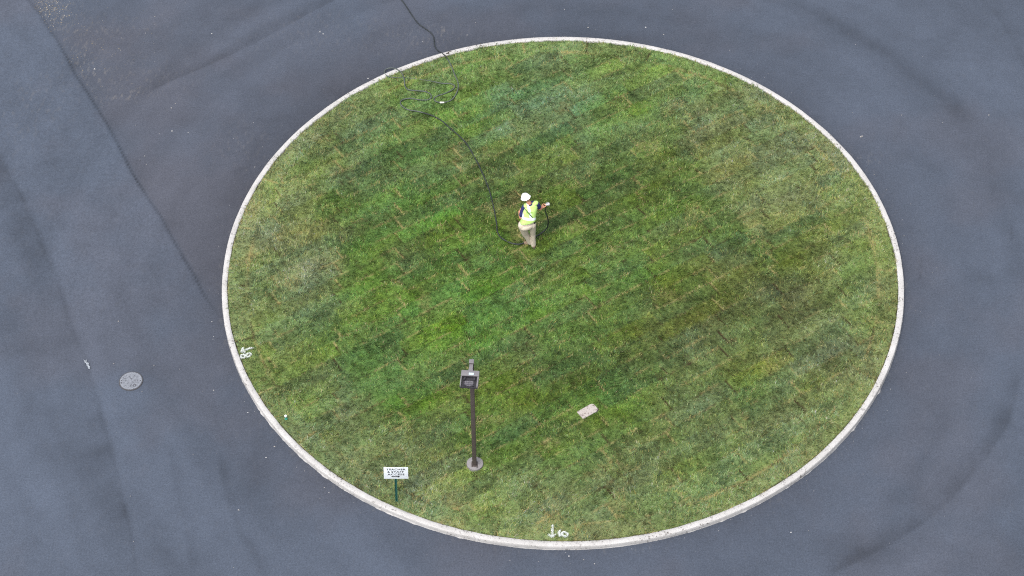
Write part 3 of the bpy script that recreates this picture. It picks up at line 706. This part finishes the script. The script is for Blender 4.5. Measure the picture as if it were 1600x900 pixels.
for j in range(3): box(bm, (-0.005, Y2 + 0.045 + j * 0.05, zb + 0.034), (0.20, 0.007, 0.028), HY)
obj('heat_sink', bm, M_fin, head, False)
for sx in (-1, 1):
    bm = bmesh.new(); box(bm, (-0.005 + sx * 0.085, Y2 + 0.028, zb + 0.05), (0.05, 0.016, 0.02), HY); obj('bracket', bm, M_dark, head, False)
    bm = bmesh.new(); box(bm, (-0.005 + sx * 0.105, Y1 - 0.06, zb + 0.045), (0.04, 0.07, 0.045), HY); obj('bracket', bm, M_dark, head, False)
bm = bmesh.new(); box(bm, (0.025, Y1 + 0.06, zt + 0.0015), (0.105, 0.05, 0.003), HY); obj('sticker', bm, M_sticker, head, False)

# ------------------------------------------------------------------ sign
sb = at(619.6, 784.6, GZ)
sg = thing('access_sign', 'white Teacher and Staff Access sign on a thin green post by the curb', 'sign', (sb.x, sb.y, GZ - 0.02))
sg.rotation_euler = Euler((0, R_(2.0), R_(0)), 'XYZ')
PH = 1.36
bm = bmesh.new()                                              # hat-section channel post
sec = [(-0.026, 0.0), (-0.017, 0.0), (-0.011, 0.022), (0.011, 0.022), (0.017, 0.0), (0.026, 0.0), (0.026, 0.004), (0.020, 0.004), (0.014, 0.026), (-0.014, 0.026), (-0.020, 0.004), (-0.026, 0.004)]
lo_ = [bm.verts.new((a_, b_, -0.05)) for a_, b_ in sec]; hi_ = [bm.verts.new((a_, b_, PH)) for a_, b_ in sec]
for i in range(12): bm.faces.new((lo_[i], lo_[(i + 1) % 12], hi_[(i + 1) % 12], hi_[i]))
bm.faces.new(hi_); bm.faces.new(lo_[::-1])
obj('post', bm, M_post, sg, False)
SWD, SHT = 0.556, 0.435
sz0 = height_of(sb, 747.3) - (GZ - 0.02) - 0.005
MS = Matrix.Translation((0.012, -0.008, sz0 + SHT / 2)) @ Matrix.Rotation(R_(0.0), 4, 'Z')
bm = bmesh.new(); box(bm, (0, 0, 0), (SWD, 0.008, SHT), MS, 0.002); panel = obj('sign_panel', bm, M_signface, sg)
def text_mesh(name, body, cx, cz, width, cap):
    cu = bpy.data.curves.new(name, 'FONT'); cu.body = body; cu.align_x = 'CENTER'; cu.align_y = 'CENTER'; cu.size = 1; cu.offset = 0.022; cu.space_character = 1.14; cu.extrude = 0.01
    to = bpy.data.objects.new(name, cu); COL.objects.link(to)
    dg = bpy.context.evaluated_depsgraph_get(); me = bpy.data.meshes.new_from_object(to.evaluated_get(dg))
    bpy.data.objects.remove(to); bpy.data.curves.remove(cu)
    xs = [v.co.x for v in me.vertices]; ys = [v.co.y for v in me.vertices]
    x0, x1, y0, y1 = min(xs), max(xs), min(ys), max(ys)
    for v in me.vertices:
        a_ = (v.co.x - (x0 + x1) / 2) * width / (x1 - x0); b_ = (v.co.y - (y0 + y1) / 2) * cap / (y1 - y0)
        v.co = MS @ Vector((cx + a_, -0.0055 - (0.001 if v.co.z > 0 else 0), cz + b_))
    me.name = name; me.materials.clear(); me.materials.append(M_ink)
    o = bpy.data.objects.new(name, me); COL.objects.link(o); o.parent = panel
text_mesh('lettering', 'TEACHER', 0.003, 0.146, 0.44, 0.068)
text_mesh('lettering', '&', -0.166, 0.050, 0.056, 0.068)
text_mesh('lettering', 'STAFF', 0.038, 0.050, 0.285, 0.068)
text_mesh('lettering', 'ACCESS', -0.001, -0.046, 0.39, 0.068)
bm = bmesh.new(); box(bm, (-0.028, -0.0055, -0.132), (0.155, 0.002, 0.032), MS)
vs = [bm.verts.new(MS @ Vector((a_, yy, b_))) for yy in (-0.0065, -0.0045) for a_, b_ in ((0.040, -0.098), (0.095, -0.132), (0.040, -0.166))]
bm.faces.new(vs[:3]); bm.faces.new(vs[3:][::-1])
for i in range(3): bm.faces.new((vs[i], vs[(i + 1) % 3], vs[3 + (i + 1) % 3], vs[3 + i]))
obj('arrow', bm, M_ink, panel, False)
for zz in (0.06, -0.1):
    bm = bmesh.new(); cyl(bm, (0, 0, 0), 0.008, 0.007, 0.004, 10, MS @ Matrix.Translation((0, -0.004, zz)) @ Matrix.Rotation(R_(90), 4, 'X')); obj('bolt', bm, M_nozzle, panel)

# ------------------------------------------------------------------ person watering the grass
PZ = GZ + 0.02
PB = at(832.5, 381, PZ)
def J(px, py, z_): return at(px, py, PZ + z_) - Vector((PB.x, PB.y, PZ))
pe = thing('person', 'person in white hard hat, lime vest and khaki trousers watering the lawn with a hose', 'person', (PB.x, PB.y, PZ))
hipL, hipR = J(816.6, 351.8, 0.95), J(831.6, 350.8, 0.95)
kneeL, kneeR = J(820.6, 364.8, 0.51), J(832.6, 365.0, 0.52)
ankL, ankR = J(828.6, 377.4, 0.10), J(833.6, 381.6, 0.10)
toeL, toeR = J(820.6, 379.0, 0.035), J(831.4, 377.6, 0.035)
heelL, heelR = J(830.4, 379.4, 0.04), J(834.2, 384.2, 0.04)
shL, shR = J(819.8, 322.6, 1.47), J(838.2, 318.2, 1.50)
neck = J(828.2, 318.2, 1.53); headc = J(822.6, 309.6, 1.70)
elL, elR = J(813.8, 339.6, 1.16), J(843.4, 326.4, 1.24)
wrL, wrR = J(811.8, 330.6, 1.17), J(847.0, 324.2, 1.20)
pelvis = (hipL + hipR) / 2 + Vector((0, 0, 0.05)); chest = (shL + shR) / 2 - Vector((0, 0, 0.12))
across = (shR - shL).normalized(); spine = ((shL + shR) / 2 - pelvis).normalized()
fwd = spine.cross(across).normalized() * -1
if fwd.y < 0: fwd = -fwd
def ell(bm, c, rad, rot=None, sub=3):
    r_ = bmesh.ops.create_icosphere(bm, subdivisions=sub, radius=1.0)
    for v in r_['verts']:
        q_ = Vector((v.co.x * rad[0], v.co.y * rad[1], v.co.z * rad[2])); v.co = (rot @ q_ if rot is not None else q_) + c
def basis(xa, ya, za_): return Matrix((xa, ya, za_)).transposed()
TB = basis(across, fwd, spine)
def limb(bm, pts, rad, seg=16):
    P = [Vector(p_) for p_ in pts]; n_ = 10; cp, cr_ = [], []
    for i in range(len(P) - 1):
        for k in range(n_): t_ = k / n_; cp.append(P[i].lerp(P[i + 1], t_)); cr_.append(rad[i] * (1 - t_) + rad[i + 1] * t_)
    cp.append(P[-1]); cr_.append(rad[-1])
    tube(bm, cp, cr_, seg, True, Vector((0.13, 0.31, 0.94)))
    for p_, r_ in zip(P, rad): ell(bm, p_, (r_ * 0.99,) * 3, None, 2)
def fuse(name, bm, mat, parent, vox=0.011, it=4, fac=0.5, split=None):
    me = bpy.data.meshes.new(name); bm.to_mesh(me); bm.free()
    o = bpy.data.objects.new(name, me); COL.objects.link(o)
    m_ = o.modifiers.new('r', 'REMESH'); m_.mode = 'VOXEL'; m_.voxel_size = vox
    m2 = o.modifiers.new('s', 'SMOOTH'); m2.iterations = it; m2.factor = fac
    bpy.context.view_layer.update()
    dg = bpy.context.evaluated_depsgraph_get(); me2 = bpy.data.meshes.new_from_object(o.evaluated_get(dg))
    bpy.data.objects.remove(o); bpy.data.meshes.remove(me)
    me2.name = name; me2.materials.clear()
    for mm in (mat if isinstance(mat, list) else [mat]): me2.materials.append(mm)
    for p_ in me2.polygons:
        p_.use_smooth = True
        if split: p_.material_index = split(p_.center)
    o = bpy.data.objects.new(name, me2); COL.objects.link(o); o.parent = parent
    return o
hup = (headc - neck).normalized()
hf_ = (Vector((-0.62, 0.70, -0.35))); hf_ = (hf_ - hup * hf_.dot(hup)).normalized(); hx = hf_.cross(hup).normalized()
HB = basis(hx, hf_, hup)
def H(a_, b_, c_): return headc + HB @ Vector((a_, b_, c_))
# body (one continuous figure under the clothes)
bm = bmesh.new()
ell(bm, H(0, 0, 0), (0.076, 0.094, 0.112), HB); ell(bm, H(0, 0.035, -0.06), (0.055, 0.062, 0.06), HB)
ell(bm, H(0, 0.098, -0.012), (0.014, 0.022, 0.022), HB, 2)                       # nose
ell(bm, H(0, 0.085, -0.055), (0.026, 0.014, 0.010), HB, 2)                       # lips
ell(bm, H(0, 0.083, 0.03), (0.05, 0.016, 0.012), HB, 2)                          # brow
for sx in (-1, 1): ell(bm, H(sx * 0.078, -0.005, -0.01), (0.012, 0.022, 0.032), HB, 2)
limb(bm, [headc - hup * 0.06, neck - spine * 0.03], [0.052, 0.062])
ell(bm, chest, (0.165, 0.10, 0.20), TB); ell(bm, pelvis + spine * 0.12, (0.135, 0.09, 0.14), TB); ell(bm, pelvis, (0.15, 0.10, 0.11), TB)
for sh_, el_, wr_ in ((shL, elL, wrL), (shR, elR, wrR)): limb(bm, [sh_.lerp(chest, 0.2), sh_.lerp(el_, 0.08), el_, wr_], [0.056, 0.054, 0.048, 0.035])
for hp, kn, an_ in ((hipL, kneeL, ankL), (hipR, kneeR, ankR)): limb(bm, [hp, kn, an_], [0.075, 0.05, 0.035])
def hand(bm, wr_, dirv, palm_n, thumb_side, curl):
    dirv = dirv.normalized(); sd_ = dirv.cross(palm_n).normalized() * thumb_side; pn = sd_.cross(dirv).normalized()
    if pn.dot(palm_n) < 0: pn = -pn
    Bm = basis(sd_, pn, dirv)
    ell(bm, wr_ + dirv * 0.045, (0.042, 0.017, 0.055), Bm, 3)
    for i, (off, ln) in enumerate(((0.030, 0.070), (0.010, 0.078), (-0.010, 0.072), (-0.029, 0.057))):
        p0 = wr_ + dirv * 0.085 + sd_ * off; pts = [p0]; a_ = curl * 0.5
        for k, fr in enumerate((0.45, 0.30, 0.25)):
            d_ = dirv * math.cos(a_) + pn * math.sin(a_); pts.append(pts[-1] + d_ * ln * fr); a_ += curl
        limb(bm, pts, [0.0105, 0.0100, 0.0092, 0.0080], 8)
    p0 = wr_ + dirv * 0.02 + sd_ * 0.032
    limb(bm, [p0, p0 + sd_ * 0.026 + dirv * 0.022 + pn * 0.012, p0 + sd_ * 0.022 + dirv * 0.05 + pn * 0.032, p0 + sd_ * 0.004 + dirv * 0.062 + pn * 0.05], [0.0135, 0.0125, 0.011, 0.0095], 8)
handR_dir = (Vector((0.75, 0.55, 0.05))).normalized()
hand(bm, wrR, handR_dir, Vector((0, 0, 1)), -1, 1.15)
hand(bm, wrL, Vector((0.35, 0.8, 0.1)), Vector((1, -0.2, -0.1)), 1, 0.9)
body = fuse('body', bm, M_skin, pe, 0.007, 2, 0.4)
bm = bmesh.new()                                              # hair around the back and sides of the head
ell(bm, H(0, -0.014, 0.006), (0.083, 0.090, 0.105), HB)
geom = [v for v in bm.verts if (HB.transposed() @ (v.co - headc)).y > 0.035 or (HB.transposed() @ (v.co - headc)).z < -0.045]
bmesh.ops.delete(bm, geom=geom, context='VERTS'); bmesh.ops.solidify(bm, geom=bm.faces[:], thickness=0.006)
obj('hair', bm, M_hair, pe)
# trousers
bm = bmesh.new()
ell(bm, pelvis + spine * 0.03, (0.182, 0.132, 0.13), TB); ell(bm, pelvis - spine * 0.07, (0.185, 0.138, 0.12), TB)
limb(bm, [hipL + across * 0.005, hipL.lerp(kneeL, 0.5), kneeL, kneeL.lerp(ankL, 0.5), ankL - Vector((0, 0, 0.03))], [0.128, 0.108, 0.088, 0.078, 0.074])
limb(bm, [hipR - across * 0.005, hipR.lerp(kneeR, 0.5), kneeR, kneeR.lerp(ankR, 0.5), ankR - Vector((0, 0, 0.05))], [0.104, 0.086, 0.070, 0.062, 0.060])
for k in range(4): ell(bm, ankL + Vector((0, 0, 0.01 + 0.035 * k)), (0.072, 0.072, 0.013), None, 2); ell(bm, ankR + Vector((0, 0, 0.0 + 0.035 * k)), (0.067, 0.067, 0.013), None, 2)
fuse('trousers', bm, M_khaki, pe, 0.011, 3)
bm = bmesh.new(); box(bm, (0, 0, 0), (0.07, 0.008, 0.13), Matrix.Translation(pelvis + across * 0.16 - fwd * 0.06 + spine * 0.0) @ TB.to_4x4(), 0.003)
obj('pocket_pouch', bm, M_ink, pe)
# shirt
bm = bmesh.new()
ell(bm, chest + spine * 0.02, (0.180, 0.118, 0.185), TB)
ell(bm, neck - spine * 0.035, (0.095, 0.085, 0.05), TB)
for sh_, el_, k in ((shL, elL, 0.78), (shR, elR, 0.60)):
    e_ = sh_.lerp(el_, k); limb(bm, [sh_.lerp(chest, 0.12), sh_.lerp(el_, 0.1), e_], [0.078, 0.074, 0.070])
fuse('shirt', bm, M_navy, pe, 0.011, 3)
# vest
hem = pelvis + spine * 0.055
def ringpts(c, a_, d_): return (c, a_, d_)
Ls = (hem + spine * 1.0 * 0)
tot = ((shL + shR) / 2 - hem).dot(spine)
levels = [(0.0, 0.203, 0.160), (0.12, 0.202, 0.160), (0.30, 0.192, 0.150), (0.50, 0.193, 0.150), (0.70, 0.198, 0.148), (0.84, 0.192, 0.134), (0.95, 0.170, 0.110), (1.04, 0.125, 0.085), (1.09, 0.085, 0.065)]
bm = bmesh.new(); rings = []
seg = 40
for f_, a_, d_ in levels:
    c_ = hem + spine * (tot * f_)
    if f_ > 0.9: c_ = c_.lerp(neck - spine * 0.02, 0.25)
    rings.append([bm.verts.new(c_ + across * (a_ * math.copysign(abs(math.cos(2 * math.pi * k / seg)) ** 0.85, math.cos(2 * math.pi * k / seg))) + fwd * (d_ * math.copysign(abs(math.sin(2 * math.pi * k / seg)) ** 0.85, math.sin(2 * math.pi * k / seg)))) for k in range(seg)])
for a_, b_ in zip(rings, rings[1:]):
    for k in range(seg): bm.faces.new((a_[k], a_[(k + 1) % seg], b_[(k + 1) % seg], b_[k]))
bm.faces.new(rings[0][::-1]); bm.faces.new(rings[-1])
for sh_ in (shL, shR): ell(bm, sh_.lerp(neck, 0.28) + spine * 0.012, (0.085, 0.092, 0.055), TB)
ell(bm, shR.lerp(neck, 0.14) + spine * 0.01, (0.070, 0.082, 0.060), TB)
def seg_d(s_, t_, p0, p1):
    d_ = (p1[0] - p0[0], p1[1] - p0[1]); l_ = d_[0] ** 2 + d_[1] ** 2
    k = max(0, min(1, ((s_ - p0[0]) * d_[0] + (t_ - p0[1]) * d_[1]) / l_)); return math.hypot(s_ - p0[0] - k * d_[0], t_ - p0[1] - k * d_[1])
def vest_split(p_):
    q_ = p_ - hem; s_, t_, n_ = q_.dot(across), q_.dot(spine), q_.dot(fwd)
    if n_ < 0.05:
        if seg_d(s_, t_, (0.0, tot * 0.80), (0.125, tot * 0.42)) < 0.016 and n_ < 0: return 2
        if seg_d(s_, t_, (0.01, tot * 0.66), (0.14, tot * 0.70)) < 0.014 and n_ < 0: return 3
    if 0.10 < t_ < 0.175 or (abs(abs(s_ + 0.012) - 0.095) < 0.030 and 0.17 < t_ < tot * 1.1): return 1
    return 0
M_vestline2 = noise_mat('olive_line_cloth', (0.16, 0.30, 0.03), (0.20, 0.34, 0.04), 20, 0.8)
fuse('safety_vest', bm, [M_vest, M_silver, M_vestline, M_vestline2], pe, 0.009, 3, 0.5, vest_split)  # one dark and one olive line coloured into the vest back
# boots
for tl, hl, an_ in ((toeL, heelL, ankL), (toeR, heelR, ankR)):
    d_ = (tl - hl); d_.z = 0; d_.normalize(); BB = basis(Vector((d_.y, -d_.x, 0)), d_, Vector((0, 0, 1)))
    mid = Vector((an_.x, an_.y, 0))
    bm = bmesh.new(); ell(bm, mid + Vector((0, 0, 0.055)) - d_ * 0.01, (0.042, 0.065, 0.055), BB); ell(bm, mid + d_ * 0.10 + Vector((0, 0, 0.042)), (0.048, 0.085, 0.040), BB); limb(bm, [an_ + Vector((0, 0, 0.06)), mid + Vector((0, 0, 0.05))], [0.05, 0.046])
    bt = fuse('boot', bm, M_boot, pe, 0.009, 2)
    bm = bmesh.new(); out = [(0.046 * math.cos(t_), 0.148 * math.sin(t_) + 0.05) for t_ in [2 * math.pi * k / 24 for k in range(24)]]
    prism(bm, out, -0.015, 0.018, Matrix.Translation(mid) @ BB.to_4x4()); obj('sole', bm, M_sole, bt)
# hard hat
bm = bmesh.new(); seg = 36; prev = None; rings = []
for k in range(10):
    a_ = R_(90 * k / 9.5); rr_ = math.cos(a_); rings.append([bm.verts.new(H(0.107 * rr_ * math.cos(2 * math.pi * i / seg), 0.004 + 0.123 * rr_ * math.sin(2 * math.pi * i / seg), 0.022 + 0.132 * math.sin(a_) + (0.006 * math.exp(-(math.cos(2 * math.pi * i / seg) * rr_ / 0.16) ** 2) if k > 1 else 0))) for i in range(seg)])
for a_, b_ in zip(rings, rings[1:]):
    for i in range(seg): bm.faces.new((a_[i], a_[(i + 1) % seg], b_[(i + 1) % seg], b_[i]))
bm.faces.new(rings[-1])
brim = []
for i in range(seg):
    t_ = 2 * math.pi * i / seg; e_ = 0.012 + 0.045 * max(0, math.sin(t_)) ** 2
    brim.append(bm.verts.new(H((0.107 + e_ * 0.8) * math.cos(t_), 0.004 + (0.123 + e_) * math.sin(t_), 0.014)))
for i in range(seg): bm.faces.new((rings[0][i], brim[i], brim[(i + 1) % seg], rings[0][(i + 1) % seg]))
bmesh.ops.recalc_face_normals(bm, faces=bm.faces[:]); bmesh.ops.solidify(bm, geom=bm.faces[:], thickness=0.005)
obj('hard_hat', bm, M_hat, pe)

# ------------------------------------------------------------------ hose
palm = PB + wrR + handR_dir * 0.085 + Vector((0, 0, 0.022))
nz_dir = Vector((0.93, 0.36, 0.02)).normalized()
HR = 0.0160
def lawn_at(px, py, up):
    p = at(px, py, GZ); 
    for _ in range(3):
        xa, ya = np.array([p.x]), np.array([p.y]); p = at(px, py, float(sod_z(xa, ya, lawn_color(xa, ya)[2])[0]) + up)
    return p
gz = GZ + 0.03
path = [palm - nz_dir * 0.02, palm + nz_dir * 0.035 + Vector((0, -0.01, -0.03)), at(852.6, 331, PZ + 0.98), at(855.6, 340, PZ + 0.72), at(856.8, 348, PZ + 0.46), at(855.2, 355, PZ + 0.24), at(850.5, 361, GZ + 0.11)]
for px, py in [(844, 366), (838, 369), (830, 373), (823.5, 377.2), (817, 380), (810, 381.6), (800, 380.2), (790, 376), (781.5, 370), (777, 362), (776, 350), (772.5, 330), (769, 315), (764, 296), (757, 278), (748, 258), (741, 245), (735, 234), (727, 222), (715, 210), (700, 197.5),
               (690, 188.5), (675, 180.5), (655, 174.5), (640, 172), (631, 168), (625.6, 162), (628, 156.5), (640, 153.5), (655, 156), (668, 156), (674, 152), (672, 146.5), (664, 143), (650, 141.5), (638, 140), (633, 135), (631.6, 125), (628.6, 115.5)]:
    path.append(lawn_at(px, py, 0.045))
path += [at(622, 109, CH + 0.022), at(611, 106, CH * 0.75), at(603, 109, 0.05), at(600.6, 114, 0.09), at(606, 119, CH + 0.02)]
for px, py in [(617, 121)]: path.append(at(px, py, gz))
for px, py in [(632, 121.5), (645, 122.8), (660, 124.8), (672, 126.5)]: path.append(lawn_at(px, py, -0.004))
for px, py in [(690, 130), (703, 130.5), (710.5, 134), (707, 140), (695, 146), (683, 150), (678, 154), (682, 159), (694, 160), (706, 155.5), (713, 146), (716, 136), (715, 127), (711, 118), (705, 103), (698.5, 91)]:
    path.append(lawn_at(px, py, 0.034))
path += [at(693, 84.5, CH + 0.02), at(687, 81, 0.07), at(682.5, 77.5, 0.022)]
for px, py in [(679, 70), (678, 60), (674, 52), (665, 45), (655, 38), (648, 30), (640, 18), (632, 6), (622, -8), (610, -30), (604, -60)]: path.append(at(px, py, 0.022))
pts = catmull(path, 0.05)
# the second lay of a crossing rides over the first
for i, p in enumerate(pts):
    if i > len(pts) * 0.55:
        for q_ in pts[:i - 30:2]:
            if abs(q_.x - p.x) < 0.05 and abs(q_.y - p.y) < 0.05: p.z = max(p.z, q_.z + 2 * HR * 0.9)
sm = [p.copy() for p in pts]
for _ in range(3):
    for i in range(1, len(pts) - 1): sm[i].z = (sm[i - 1].z + 2 * sm[i].z + sm[i + 1].z) / 4
hs_ = thing('hose', 'long dark garden hose looping over the curb and grass to the person', 'hose', (at(776, 355, GZ)))
off = Vector(hs_.location)
loc = [p - off for p in sm]
i0 = next(i for i, p in enumerate(sm) if i > 100 and (p - at(655, 174.5, gz)).length < 0.12)
i1 = next(i for i, p in enumerate(sm) if i > i0 and (p - at(698.5, 91, gz)).length < 0.12)
bm = bmesh.new(); tube(bm, loc, HR, 10)
o = obj('tube', bm, [M_hose, M_hose2], hs_)
for p_ in o.data.polygons:
    k = p_.index // 10
    if i0 <= k <= i1: p_.material_index = 1
ic = next(i for i, p in enumerate(sm) if i > i0 and (p - at(694, 160, gz)).length < 0.09)
bm = bmesh.new(); tube(bm, [loc[ic - 1], loc[ic], loc[ic + 1]], HR * 1.45, 12); obj('coupling', bm, M_brass, hs_)
bm = bmesh.new(); q0 = palm - off
tube(bm, [q0 + nz_dir * 0.02, q0 + nz_dir * 0.04, q0 + nz_dir * 0.07, q0 + nz_dir * 0.09, q0 + nz_dir * 0.125], [0.022, 0.028, 0.030, 0.038, 0.040], 16)
tube(bm, [q0 + nz_dir * 0.05 + Vector((0, 0, 0.02)), q0 + nz_dir * 0.09 + Vector((0, 0, 0.055)), q0 + nz_dir * 0.03 + Vector((0, 0, 0.06))], [0.010, 0.010, 0.008], 8)
obj('nozzle', bm, M_nozzle, hs_)
